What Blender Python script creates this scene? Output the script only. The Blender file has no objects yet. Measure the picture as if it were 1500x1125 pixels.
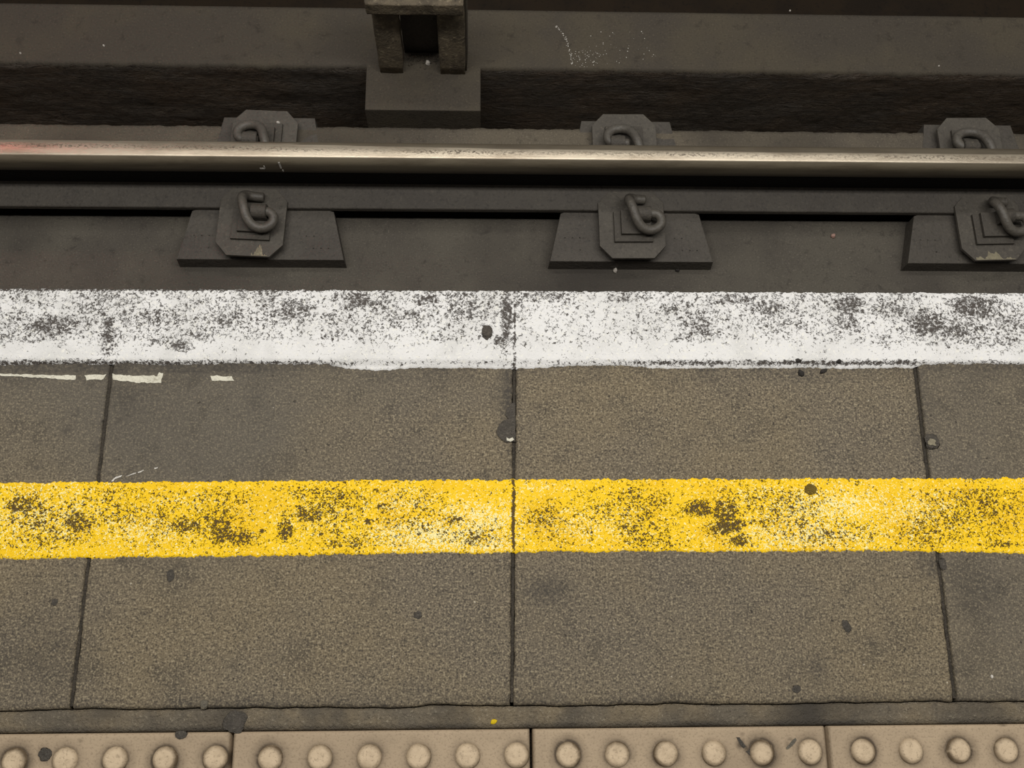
import bpy, bmesh, math, random
from mathutils import Vector, Matrix, noise as mnoise
random.seed(7)
SC = bpy.context.scene
COL = SC.collection

# ------------------------------------------------------------------ camera
ROT = Matrix(((0.99940882, -0.00146145, -0.03434942),
              (-0.00838467, 0.95856852, -0.28473864),
              (0.0333424, 0.28485831, 0.95798958)))
CH = 1.45532                      # camera height above the platform paving
cam_d = bpy.data.cameras.new('camera')
cam_d.sensor_width = 36.0
cam_d.lens = 36.0
cam_d.clip_start = 0.02
cam = bpy.data.objects.new('camera', cam_d)
COL.objects.link(cam)
cam.matrix_world = Matrix.Translation((0, 0, CH)) @ ROT.to_4x4()
SC.camera = cam


def at(px, py, z=0.0):
    """place of a photo pixel on the horizontal plane at height z"""
    d = ROT @ Vector(((px - 750) / 1500.0, -(py - 562.5) / 1500.0, -1))
    s = (z - CH) / d.z
    return s * d.x, s * d.y


# ------------------------------------------------------------------ materials
def srgb(r, g, b):
    def f(c):
        c /= 255.0
        return c / 12.92 if c <= 0.04045 else ((c + 0.055) / 1.055) ** 2.4
    return (f(r), f(g), f(b), 1)


class NT:
    def __init__(s, name):
        s.m = bpy.data.materials.new(name)
        s.m.use_nodes = True
        s.t = s.m.node_tree
        s.t.nodes.clear()
        s.out = s.n('ShaderNodeOutputMaterial')
        s.b = s.n('ShaderNodeBsdfPrincipled')
        s.l(s.b.outputs[0], s.out.inputs[0])
        s.pos = s.n('ShaderNodeNewGeometry').outputs['Position']

    def n(s, typ, **kw):
        nd = s.t.nodes.new(typ)
        for k, v in kw.items():
            setattr(nd, k, v)
        return nd

    def l(s, a, b):
        s.t.links.new(a, b)

    def put(s, sock, v):
        if isinstance(v, bpy.types.NodeSocket):
            s.l(v, sock)
        else:
            sock.default_value = v

    def noise(s, scale, detail=3, rough=0.55, dist=0.0, stretch=None, off=(0, 0, 0), raw=False):
        mp = s.n('ShaderNodeMapping')
        s.l(s.pos, mp.inputs[0])
        mp.inputs['Location'].default_value = off
        if stretch:
            mp.inputs['Scale'].default_value = stretch
        nd = s.n('ShaderNodeTexNoise')
        s.l(mp.outputs[0], nd.inputs['Vector'])
        nd.inputs['Scale'].default_value = scale
        nd.inputs['Detail'].default_value = detail
        nd.inputs['Roughness'].default_value = rough
        nd.inputs['Distortion'].default_value = dist
        return nd.outputs[0]

    def voro(s, scale, feature='F1', off=(0, 0, 0)):
        mp = s.n('ShaderNodeMapping')
        s.l(s.pos, mp.inputs[0])
        mp.inputs['Location'].default_value = off
        nd = s.n('ShaderNodeTexVoronoi', feature=feature)
        s.l(mp.outputs[0], nd.inputs['Vector'])
        nd.inputs['Scale'].default_value = scale
        return nd.outputs[0]

    def math(s, op, a, b=0.0, c=0.0, clamp=False):
        nd = s.n('ShaderNodeMath', operation=op, use_clamp=clamp)
        for i, v in enumerate((a, b, c)):
            s.put(nd.inputs[i], v)
        return nd.outputs[0]

    def ss(s, v, lo, hi, a=0.0, b=1.0):
        nd = s.n('ShaderNodeMapRange', interpolation_type='SMOOTHSTEP')
        s.put(nd.inputs['Value'], v)
        s.put(nd.inputs['From Min'], lo)
        s.put(nd.inputs['From Max'], hi)
        s.put(nd.inputs['To Min'], a)
        s.put(nd.inputs['To Max'], b)
        return nd.outputs[0]

    def mix(s, f, a, b):
        nd = s.n('ShaderNodeMix', data_type='RGBA')
        s.put(nd.inputs[0], f)
        s.put(nd.inputs[6], a)
        s.put(nd.inputs[7], b)
        return nd.outputs[2]

    def attr(s, name):
        return s.n('ShaderNodeAttribute', attribute_name=name).outputs['Fac']

    def fin(s, color, rough=0.8, metal=0.0, height=None, dist=0.002, strength=1.0, spec=0.35):
        s.put(s.b.inputs['Base Color'], color)
        s.put(s.b.inputs['Roughness'], rough)
        s.put(s.b.inputs['Metallic'], metal)
        s.b.inputs['Specular IOR Level'].default_value = spec
        if height is not None:
            bp = s.n('ShaderNodeBump')
            bp.inputs['Strength'].default_value = strength
            bp.inputs['Distance'].default_value = dist
            s.l(height, bp.inputs['Height'])
            s.l(bp.outputs[0], s.b.inputs['Normal'])
        return s.m


def grimy(name, base, alt, dark, speck=None, big=4.0, fine=220.0, rough=0.8, spec=0.3,
          bump=0.0015, streak=None, stain=False, metal=0.0):
    t = NT(name)
    n1 = t.noise(big, 5, 0.6)
    n2 = t.noise(fine, 3, 0.6)
    n3 = t.noise(big * 7, 4, 0.65, 0.4, off=(3.1, 1.7, 0.4))
    c = t.mix(t.ss(n1, 0.38, 0.64), base, alt)
    c = t.mix(t.ss(n3, 0.55, 0.75, 0, 0.6), c, dark)
    if speck:
        c = t.mix(t.ss(n2, 0.56, 0.72, 0, 0.55), c, speck)
    c = t.mix(t.ss(n2, 0.3, 0.44, 0.5, 0.0), c, dark)
    h = t.math('ADD', n2, t.math('MULTIPLY', n3, 1.5))
    if streak:
        n4 = t.noise(42, 6, 0.72, 1.6, stretch=streak)
        c = t.mix(t.ss(n4, 0.52, 0.72, 0, 0.7), c, dark)
        c = t.mix(t.ss(n4, 0.44, 0.34, 0, 0.5), c, speck)
        h = t.math('ADD', h, t.math('MULTIPLY', n4, 3.0))
    if stain:
        c = t.mix(t.attr('stain'), c, dark)
    return t.fin(c, rough, metal, h, bump, 1.0, spec)


# paving slabs: granular sandy concrete
def slab_material(name, film, lo, hi, dark, pale):
    t = NT(name)
    n1 = t.noise(2.6, 5, 0.6)
    n2 = t.noise(400, 1, 0.5)
    n7 = t.noise(210, 2, 0.6, off=(2, 5, 7))
    n3 = t.noise(26, 5, 0.7, 0.3, off=(5, 2, 1))
    n4 = t.noise(95, 2, 0.5, 0.0, off=(1, 8, 3))
    n5 = t.noise(170, 2, 0.5, 0.0, off=(9, 2, 4))
    n8 = t.noise(9, 4, 0.6, off=(3, 3, 8))
    g = t.attr('grain')
    c = t.mix(t.ss(n1, 0.36, 0.64), lo, hi)
    c = t.mix(t.ss(g, 0.9, 0.25), c, film)
    c = t.mix(t.ss(n3, 0.5, 0.72, 0, 0.5), c, dark)
    c = t.mix(t.ss(n8, 0.52, 0.7, 0, 0.4), c, dark)
    gr = t.math('ADD', t.math('MULTIPLY', n2, 0.55), t.math('MULTIPLY', n7, 0.45))
    gg = t.ss(g, 0.1, 1.0, 0.3, 1.0)
    c = t.mix(t.math('MULTIPLY', t.ss(gr, 0.50, 0.66, 0, 0.85), gg), c, pale)
    c = t.mix(t.math('MULTIPLY', t.ss(gr, 0.50, 0.36, 0, 0.85), gg), c, dark)
    c = t.mix(t.ss(n4, 0.70, 0.75, 0, 0.8), c, srgb(52, 47, 42))
    c = t.mix(t.ss(n5, 0.745, 0.77, 0, 0.7), c, srgb(196, 188, 170))
    st = t.math('MULTIPLY', t.attr('stain'), t.ss(n3, 0.25, 0.6, 0.6, 1.15), clamp=True)
    st = t.math('MULTIPLY', st, t.ss(n7, 0.3, 0.6, 1.15, 0.65), clamp=True)
    c = t.mix(st, c, srgb(66, 62, 57))
    return t.fin(c, 0.78, 0, t.math('ADD', gr, n4), 0.0012, 0.8, 0.25)


def paint_material(name, main, alt, cream, dark, dscale, soft, filmc, thr=0.60, cth=0.625):
    t = NT(name)
    w = t.attr('wear')
    k = t.attr('cream')
    n1 = t.noise(dscale, 2, 0.55, 0.9)
    n2 = t.noise(dscale * 0.36, 3, 0.6, 1.2, off=(4, 7, 1))
    n3 = t.noise(14, 4, 0.6, 0.6)
    n6 = t.noise(dscale * 0.9, 2, 0.5, 1.0, off=(8, 3, 6))
    f = t.math('ADD', t.math('MULTIPLY', n1, 0.62), t.math('MULTIPLY', n2, 0.38))
    th = t.math('SUBTRACT', thr, t.math('MULTIPLY', w, 0.235))
    film = t.math('MULTIPLY', t.ss(w, 0.35, 0.95, 0, 0.5), t.ss(n2, 0.3, 0.65))
    m = t.ss(f, th, t.math('ADD', th, soft))
    c = t.mix(t.ss(n3, 0.4, 0.7), main, alt)
    kt = t.math('SUBTRACT', cth, t.math('MULTIPLY', k, 0.21))
    c = t.mix(t.ss(n6, kt, t.math('ADD', kt, 0.09)), c, cream)
    c = t.mix(film, c, filmc)
    c = t.mix(m, c, dark)
    h = t.math('ADD', t.math('MULTIPLY', m, -1.6), t.math('MULTIPLY', n1, 0.8))
    return t.fin(c, 0.62, 0, h, 0.0015, 0.8, 0.3)


M = {}
M['slab'] = slab_material('paving_concrete', srgb(96, 90, 80), srgb(106, 97, 83), srgb(117, 105, 84), srgb(64, 59, 52), srgb(156, 144, 119))
M['white'] = paint_material('worn_white_paint', srgb(226, 225, 223), srgb(212, 211, 208), srgb(232, 230, 222), srgb(72, 66, 61), 260, 0.15, srgb(150, 144, 138))
M['yellow'] = paint_material('worn_yellow_paint', srgb(250, 205, 8), srgb(243, 195, 4), srgb(252, 238, 168), srgb(84, 64, 22), 370, 0.07, srgb(206, 164, 20), 0.625, 0.60)
M['cream'] = grimy('cream_paint', srgb(220, 216, 198), srgb(206, 202, 184), srgb(130, 120, 100), None, 30, 200, 0.6)
M['joint'] = grimy('joint_dirt', srgb(62, 57, 50), srgb(72, 66, 58), srgb(38, 35, 31), srgb(112, 103, 89), 30, 300, 0.85, 0.25, 0.003)
M['mortar'] = grimy('mortar_strip', srgb(104, 96, 83), srgb(122, 110, 90), srgb(70, 65, 58), srgb(160, 150, 130), 14, 300, 0.85, 0.25, 0.003, stain=True)
M['bed'] = grimy('sooty_concrete', srgb(95, 90, 81), srgb(85, 80, 73), srgb(58, 54, 50), srgb(126, 119, 107), 5, 260, 0.85, 0.25, 0.0015, stain=True)
M['ledge'] = grimy('ledge_concrete', srgb(104, 96, 83), srgb(94, 87, 77), srgb(64, 59, 52), srgb(140, 131, 114), 7, 240, 0.85, 0.25, 0.0015, stain=True)
M['pit'] = grimy('pit_soot', srgb(42, 32, 20), srgb(34, 26, 17), srgb(16, 12, 8), None, 6, 60, 0.9)  # shade of the pit and trough put into a near-black brown
M['plinth'] = grimy('plinth_concrete', srgb(84, 77, 65), srgb(76, 70, 62), srgb(55, 50, 44), srgb(104, 95, 81), 4, 200, 0.85, 0.25, 0.0012)
M['tar'] = grimy('tarry_concrete_face', srgb(76, 69, 61), srgb(86, 74, 62), srgb(46, 42, 38), srgb(100, 92, 82), 5, 90, 0.5, 0.45, 0.003, streak=(0.25, 1, 1))  # concrete darkened in colour because little light enters the channel
M['iron'] = grimy('sooty_iron', srgb(82, 77, 70), srgb(76, 71, 65), srgb(52, 49, 45), srgb(100, 93, 83), 9, 160, 0.65, 0.35, 0.0015)
M['web'] = grimy('greasy_rail_web', srgb(24, 22, 20), srgb(20, 18, 16), srgb(12, 11, 10), None, 9, 120, 0.7, 0.2)  # near-black colour stands in for the shade beneath the rail head
M['iron_pale'] = grimy('sooty_plastic', srgb(89, 84, 76), srgb(82, 77, 70), srgb(59, 55, 50), srgb(114, 107, 95), 12, 160, 0.65, 0.35, 0.001)
M['pad'] = grimy('sooty_pad', srgb(78, 73, 66), srgb(72, 67, 60), srgb(50, 47, 43), srgb(104, 97, 84), 16, 160, 0.65, 0.35, 0.001)
M['clip'] = grimy('sooty_spring_steel', srgb(91, 86, 78), srgb(84, 79, 72), srgb(57, 54, 49), srgb(114, 107, 96), 14, 140, 0.5, 0.5, 0.0008)
M['bracket'] = grimy('grimy_bracket', srgb(112, 101, 83), srgb(88, 79, 66), srgb(50, 45, 39), srgb(160, 147, 121), 22, 90, 0.7, 0.35, 0.002)
M['gum'] = grimy('old_gum', srgb(86, 80, 72), srgb(76, 71, 64), srgb(54, 51, 46), srgb(112, 104, 92), 60, 260, 0.55, 0.4, 0.002)
M['gum_yellow'] = grimy('yellowed_gum', srgb(150, 124, 40), srgb(120, 98, 34), srgb(80, 64, 24), srgb(214, 180, 60), 120, 240, 0.5, 0.5, 0.002)
M['gum_pale'] = grimy('pale_gum', srgb(104, 98, 84), srgb(92, 86, 74), srgb(64, 60, 52), srgb(150, 140, 116), 90, 200, 0.5, 0.5, 0.001)
M['grit'] = grimy('black_grit', srgb(46, 43, 40), srgb(54, 50, 46), srgb(30, 28, 26), None, 60, 200, 0.7)
M['stone'] = grimy('white_stone', srgb(222, 216, 206), srgb(196, 188, 178), srgb(140, 132, 124), None, 60, 200, 0.7)
M['pinkstone'] = grimy('pink_stone', srgb(206, 170, 156), srgb(180, 144, 130), srgb(120, 100, 90), None, 80, 200, 0.7)
M['yellow_chip'] = grimy('yellow_chip', srgb(236, 206, 30), srgb(222, 190, 20), srgb(130, 110, 20), None, 60, 200, 0.6)
M['scuff'] = grimy('white_scuff', srgb(224, 220, 210), srgb(210, 205, 196), srgb(150, 140, 126), None, 60, 200, 0.7)

# tactile tile
t = NT('tactile_tile')
n1 = t.noise(5, 4, 0.6); n2 = t.noise(300, 2, 0.6); n3 = t.noise(40, 5, 0.7, 0.4)
c = t.mix(t.ss(n1, 0.35, 0.65), srgb(168, 149, 124), srgb(180, 160, 133))
c = t.mix(t.ss(n3, 0.55, 0.85, 0, 0.4), c, srgb(130, 113, 92))
c = t.mix(t.ss(n2, 0.32, 0.5, 0.35, 0), c, srgb(118, 102, 83))
c = t.mix(t.math('MULTIPLY', t.attr('stain'), t.ss(n3, 0.2, 0.6, 0.6, 1.15), clamp=True), c, srgb(78, 66, 52))
M['tile'] = t.fin(c, 0.7, 0, n2, 0.001, 0.6, 0.3)
t = NT('tactile_blister')
n2 = t.noise(300, 2, 0.6); n3 = t.noise(60, 5, 0.7, 0.4)
c = t.mix(t.ss(n3, 0.4, 0.75, 0, 0.6), srgb(204, 183, 153), srgb(166, 146, 119))
c = t.mix(t.ss(n2, 0.3, 0.46, 0.4, 0), c, srgb(116, 100, 80))
c = t.mix(t.math('MULTIPLY', t.attr('stain'), t.ss(n3, 0.2, 0.6, 0.5, 1.1), clamp=True), c, srgb(96, 81, 62))
M['blister'] = t.fin(c, 0.65, 0, n2, 0.0008, 0.5, 0.3)

# rail head: polished running band, brown elsewhere
t = NT('rail_head_steel')
n1 = t.noise(30, 5, 0.7, 0.2, stretch=(0.15, 1, 1)); n2 = t.noise(230, 3, 0.65, 0.3, stretch=(0.6, 1, 1))
n3 = t.noise(6, 3, 0.5, stretch=(0.4, 1, 1))
pol = t.attr('polish')
pit = t.math('MULTIPLY', t.ss(n2, 0.50, 0.60), t.attr('pitting'))
brown = t.mix(t.ss(n1, 0.4, 0.65), srgb(110, 101, 84), srgb(92, 83, 68))
brown = t.mix(t.attr('soot'), brown, srgb(66, 58, 48))
steel = t.mix(t.ss(n1, 0.42, 0.66), srgb(196, 184, 164), srgb(168, 155, 136))
c = t.mix(pol, brown, steel)
c = t.mix(t.math('MULTIPLY', pit, pol), c, srgb(84, 74, 62))
metal = t.math('MULTIPLY', pol, t.math('SUBTRACT', 0.7, t.math('MULTIPLY', pit, 0.6)))
rough = t.math('ADD', t.math('MULTIPLY', pol, -0.27), 0.62)
M['railhead'] = t.fin(c, rough, metal, t.math('ADD', n1, n2), 0.0006, 0.5, 0.4)


# ------------------------------------------------------------------ object helpers
def link(name, me, mat, parent=None, loc=(0, 0, 0), rz=0.0, smooth=False):
    o = bpy.data.objects.new(name, me)
    COL.objects.link(o)
    if mat is not None:
        me.materials.append(mat)
    o.location = loc
    o.rotation_euler = (0, 0, rz)
    if parent:
        o.parent = parent
    if smooth:
        for p in me.polygons:
            p.use_smooth = True
    return o


def mesh(name, vs, fs):
    me = bpy.data.meshes.new(name)
    me.from_pydata(vs, [], fs)
    me.update()
    return me


def bm_link(name, bm, mat, parent=None, loc=(0, 0, 0), rz=0.0, smooth=False):
    bmesh.ops.recalc_face_normals(bm, faces=bm.faces)
    me = bpy.data.meshes.new(name)
    bm.to_mesh(me)
    bm.free()
    return link(name, me, mat, parent, loc, rz, smooth)


def fattr(o, name, vals):
    a = o.data.attributes.new(name, 'FLOAT', 'POINT')
    a.data.foreach_set('value', vals)


def tag(o, label, cat, group=None):
    o['label'] = label
    o['category'] = cat
    if group:
        o['group'] = group
    return o


def thing(name, label, cat, loc, rz=0.0, group=None):
    o = bpy.data.objects.new(name, None)
    COL.objects.link(o)
    o.empty_display_size = 0.02
    o.location = loc
    o.rotation_euler = (0, 0, rz)
    return tag(o, label, cat, group)


def structure(o):
    o['kind'] = 'structure'
    return o


def prism(bm, pts, z0, z1, bevel=0.0, seg=1):
    """closed polygon pts (x, y[, ztop]) extruded from z0 to z1, rim bevelled"""
    lo = [bm.verts.new((p[0], p[1], z0)) for p in pts]
    hi = [bm.verts.new((p[0], p[1], p[2] if len(p) > 2 else z1)) for p in pts]
    n = len(pts)
    bm.faces.new(list(reversed(lo)))
    top = bm.faces.new(hi)
    for i in range(n):
        bm.faces.new((lo[i], lo[(i + 1) % n], hi[(i + 1) % n], hi[i]))
    if bevel:
        bmesh.ops.bevel(bm, geom=[e for e in top.edges], offset=bevel, segments=seg, affect='EDGES', profile=0.6)


def box(bm, x0, x1, y0, y1, z0, z1, bevel=0.0, seg=1):
    prism(bm, [(x0, y0), (x1, y0), (x1, y1), (x0, y1)], z0, z1, bevel, seg)


def catmull(pts, n=8):
    P = [Vector(p) for p in pts]
    P = [2 * P[0] - P[1]] + P + [2 * P[-1] - P[-2]]
    out = []
    for i in range(1, len(P) - 2):
        a, b, c, d = P[i - 1:i + 3]
        for k in range(n):
            u = k / n
            out.append(0.5 * ((2 * b) + (c - a) * u + (2 * a - 5 * b + 4 * c - d) * u * u + (3 * b - a - 3 * c + d) * u ** 3))
    out.append(P[-2])
    return out


def tube(bm, pts, r, seg=14, ends=True):
    """round bar along pts, ends slightly chamfered"""
    P = [Vector(p) for p in pts]
    rings = []
    up = None
    N = len(P)
    for i, p in enumerate(P):
        d = (P[min(i + 1, N - 1)] - P[max(i - 1, 0)]).normalized()
        if up is None:
            up = d.orthogonal().normalized()
        up = (up - d * up.dot(d)).normalized()
        s = d.cross(up)
        rr = r * (0.8 if i in (0, N - 1) else 1.0)
        rings.append([bm.verts.new(p + rr * (math.cos(a) * up + math.sin(a) * s)) for a in [2 * math.pi * k / seg for k in range(seg)]])
    for a, b in zip(rings, rings[1:]):
        for k in range(seg):
            bm.faces.new((a[k], a[(k + 1) % seg], b[(k + 1) % seg], b[k]))
    bm.faces.new(list(reversed(rings[0])))
    bm.faces.new(rings[-1])


def nz(x, y, s, seed=0.0):
    return mnoise.noise(Vector((x * s + seed * 17.3, y * s - seed * 9.1, seed * 3.7)))


def blob(px, py, spots):
    v = 0.0
    for sx, sy, rx, ry, a in spots:
        d = ((px - sx) / rx) ** 2 + ((py - sy) / ry) ** 2
        if d < 9:
            v = max(v, a * math.exp(-d * 0.7))
    return v


def pix(X, Y, Z):
    v = ROT.transposed() @ Vector((X, Y, Z - CH))
    return 750 - 1500 * v.x / v.z, 562.5 + 1500 * v.y / v.z


# ------------------------------------------------------------------ platform
EDGE, RIDGE, TOE, BACK = 0.5790, 0.4690, 0.4590, -0.0225
RISE = 0.005
joints = [(-1.141, -1.150), (-0.5365, -0.5428), (0.0577, 0.0484), (0.6630, 0.6600), (1.268, 1.270)]   # (x at the edge, x at the back)


def prof(y):
    if y >= RIDGE:
        return RISE
    if y <= TOE:
        return 0.0
    return RISE * (y - TOE) / (RIDGE - TOE)


# stains on the slabs, photo pixels: x, y, radius x, radius y, amount
STAINS = [(800, 865, 28, 16, .8), (195, 600, 40, 40, .35), (60, 960, 60, 60, .35), (185, 590, 18, 10, .5), (700, 700, 14, 6, .5), (1165, 955, 0.1, 0.1, 0),
          (1200, 980, 12, 24, .45), (610, 1010, 30, 14, .3), (1430, 870, 40, 30, .35), (375, 590, 10, 12, .45), (1350, 820, 8, 16, .6),
          (1348, 560, 10, 60, .5), (1345, 630, 10, 30, .5), (745, 570, 12, 60, .8), (750, 690, 8, 40, .4), (1362, 600, 14, 40, .35), (1368, 830, 9, 14, .8),
          (640, 610, 6, 5, .6), (98, 632, 6, 5, .8), (112, 605, 5, 3, .8), (140, 655, 5, 6, .7), (55, 683, 6, 4, .7), (590, 690, 8, 5, .4)]
slab_lab = ['concrete platform slab cut by the left edge of the photo',
            'concrete platform slab left of the middle joint, white scuff dashes beside its yellow line',
            'sandy speckled concrete platform slab right of the middle joint, four black grit crumbs on it',
            'concrete platform slab cut by the right edge of the photo']


def make_slab(i):
    (xa0, xb0), (xa1, xb1) = joints[i], joints[i + 1]
    g, gl, gr_ = 0.0023, 0.0023 + 0.0012 * (i == 3), 0.0023
    ys = [BACK, BACK + 0.002, BACK + 0.005]
    y = BACK + 0.012
    while y < TOE - 0.003:
        ys.append(y)
        y += 0.006
    ys += [TOE, RIDGE, RIDGE + 0.006]
    y = RIDGE + 0.014
    while y < EDGE - 0.008:
        ys.append(y)
        y += 0.008
    ys += [EDGE - 0.006, EDGE - 0.002, EDGE]
    NX = 104
    us = [0, 0.002, 0.007] + [0.007 + (1 - 0.014) * k / NX for k in range(1, NX)] + [0.993, 0.998, 1.0]
    ox, oy = (joints[i][0] + joints[i + 1][0]) / 2, 0.2780
    vs, st, gr = [], [], []
    for a, y in enumerate(ys):
        f = (y - BACK) / (EDGE - BACK)
        xl = xb0 + (xa0 - xb0) * f + gl + 0.0012 * nz(i, y, 75, 2) + 0.0009 * nz(i, y, 16, 5)
        xr = xb1 + (xa1 - xb1) * f - gr_ + 0.0012 * nz(i + 5, y, 75, 3) + 0.0009 * nz(i + 5, y, 16, 6)
        for b, u in enumerate(us):
            x = xl + (xr - xl) * u
            z = prof(y)
            e = min(b, len(us) - 1 - b)
            z -= (0.0035, 0.0009, 0.0)[min(e, 2)]
            yy = y
            if a <= 1:
                z -= (0.004, 0.001)[a]
                yy += 0.0022 * nz(x, 0, 38, 4) + 0.002 * nz(x, 0, 9, 8)
            if y in (TOE, RIDGE):
                yy += 0.0012 * nz(x, 0, 40, 7)
            if len(ys) - 1 - a <= 1:
                z -= (0.004, 0.001)[len(ys) - 1 - a]
            vs.append((x - ox, yy - oy, z))
            px, py = pix(x, y, 0)
            s = blob(px, py, STAINS)
            # grime gathered along the back joint
            s = max(s, 0.55 * math.exp(-((y - BACK) / 0.012) ** 2) * (0.6 + nz(x, y, 12, 3)))
            s = max(s, 0.5 * max(0, nz(x, y, 7, 11) - 0.32))
            # the strip just behind the nosing is bare and dirty
            if px < 500 and TOE - 0.013 < y < RIDGE + 0.001:
                s = max(s, (0.85 - 0.6 * max(0, (px - 330) / 170)) * (0.8 + 0.5 * nz(x, y, 45, 9)))
            if TOE - 0.02 < y < RIDGE + 0.001:
                s = max(s, 0.45 + 0.4 * nz(x, y, 30, 5) - 0.25 * (y < TOE))
            st.append(min(1, max(0, s)))
            gg = 0.85
            if i in (0, 1):
                gg = 0.35 + 0.5 * min(1, max(0, (py - 600) / 250 + 0.6 * nz(x, y, 4, 2)))
                if i == 1:
                    gg = min(1, gg + 0.3 * max(0, min(1, (px - 380) / 250 + 0.5 * nz(x, y, 6, 4))))
            if i == 3:
                gg = 0.55
            gr.append(gg)
    W, Hn = len(us), len(ys)
    fs = [(a * W + b, a * W + b + 1, (a + 1) * W + b + 1, (a + 1) * W + b) for a in range(Hn - 1) for b in range(W - 1)]
    # skirt down to the underside
    ring = [b for b in range(W)] + [a * W + W - 1 for a in range(1, Hn)] + [(Hn - 1) * W + b for b in range(W - 2, -1, -1)] + [a * W for a in range(Hn - 2, 0, -1)]
    base = len(vs)
    for r in ring:
        vs.append((vs[r][0], vs[r][1], -0.060))
        st.append(st[r]); gr.append(gr[r])
    n = len(ring)
    for k in range(n):
        fs.append((ring[(k + 1) % n], ring[k], base + k, base + (k + 1) % n))
    fs.append(tuple(base + k for k in range(n)))
    o = link('paving_slab', mesh('paving_slab', vs, fs), M['slab'], None, (ox, oy, 0), 0, True)
    fattr(o, 'stain', st)
    fattr(o, 'grain', gr)
    return tag(o, slab_lab[i], 'paving slab', 'concrete slabs along the platform edge')


slabs = [make_slab(i) for i in range(4)]

# platform body under the paving, riser set back below the slabs, dark bedding in the joints
bm = bmesh.new()
box(bm, -2.2, 2.4, -1.4, 0.50, -0.86, -0.060)
structure(bm_link('platform_base', bm, M['joint']))
bm = bmesh.new()
for j in joints[1:4]:
    prism(bm, [(j[1] - .0020, BACK + .004), (j[1] + .0020, BACK + .004), (j[0] + .0020, EDGE - .012), (j[0] - .0020, EDGE - .012)], -0.0599, -0.0032)
structure(bm_link('joint_filler', bm, M['joint']))

# mortar strip between slabs and tactile tiles
MB0, MB1 = -0.0520, BACK - 0.0012
NXM = 900
rows = [MB0, MB0 + .003, MB0 + .009, MB0 + .015, MB0 + .021, MB1 - .004, MB1]
vs, st = [], []
for a, y in enumerate(rows):
    for b in range(NXM + 1):
        x = -1.139 + 2.406 * b / NXM
        z = -0.0012 + 0.0009 * nz(x, y, 45, 1) + 0.0006 * nz(x, y, 120, 4) - (0.0035 if a in (0, len(rows) - 1) else 0)
        yy = y + (0.0022 * nz(x, 0, 38, 4) + 0.0020 * nz(x, 0, 9, 8) if a >= len(rows) - 2 else 0)
        vs.append((x, yy, z))
        st.append(min(1, max(0, 0.10 + 1.1 * nz(x, y, 8, 6) + 0.5 * nz(x, y, 30, 2) + (0.45 if a < 2 else 0))))
W = NXM + 1
fs = [(a * W + b, a * W + b + 1, (a + 1) * W + b + 1, (a + 1) * W + b) for a in range(len(rows) - 1) for b in range(NXM)]
base = len(vs)
for a in (0, len(rows) - 1):
    for b in range(W):
        v = vs[a * W + b]
        vs.append((v[0], v[1], -0.0599))
        st.append(0.5)
for b in range(NXM):
    fs.append((b + 1, b, base + b, base + b + 1))
    k = (len(rows) - 1) * W
    fs.append((k + b, k + b + 1, base + W + b + 1, base + W + b))
o = link('trim_1', mesh('trim_1', vs, fs), M['mortar'], None, (0, 0, 0), 0, True)
fattr(o, 'stain', st)
structure(o)

# ------------------------------------------------------------------ painted lines
def paint_line(name, mat, far_y, near_y, wear_f, cream_f, x0=-1.139, x1=1.267, dx=0.002, ny=34, jit=0.0016, lift=0.0014, seed=1):
    NX = int((x1 - x0) / dx)
    vs, w, k = [], [], []
    for b in range(NX + 1):
        x = x0 + dx * b
        yn = near_y(x) + jit * nz(x, 0, 330, seed) + jit * 0.9 * nz(x, 0, 110, seed + 1) + jit * 0.7 * nz(x, 0, 25, seed + 2)
        yf = far_y(x) + (jit * 0.9 * nz(x, 0, 330, seed + 3) + jit * 0.8 * nz(x, 0, 100, seed + 4))
        for a in range(ny + 1):
            y = yn + (yf - yn) * a / ny
            z = prof(y) + lift
            if a in (0, ny):
                z -= lift + 0.0006
            elif y > EDGE - 0.003:
                z -= 0.001
            px, py = pix(x, y, 0)
            ww = wear_f(px, py, x, y)
            vs.append((x, y, z - max(0, min(1, ww - 1.2)) * 0.002))
            w.append(ww)
            k.append(cream_f(px, py, x, y))
    H = ny + 1
    fs = [(b * H + a, (b + 1) * H + a, (b + 1) * H + a + 1, b * H + a + 1) for b in range(NX) for a in range(ny)]
    o = link(name, mesh(name, vs, fs), mat, None, (0, 0, 0), 0, True)
    fattr(o, 'wear', w)
    fattr(o, 'cream', k)
    return o


def jx(i, y):
    f = (y - BACK) / (EDGE - BACK)
    return joints[i][1] + (joints[i][0] - joints[i][1]) * f


def interp(tab, x):
    if x <= tab[0][0]:
        return tab[0][1]
    for (a, u), (b, v) in zip(tab, tab[1:]):
        if x <= b:
            return u + (v - u) * (x - a) / (b - a)
    return tab[-1][1]


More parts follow.
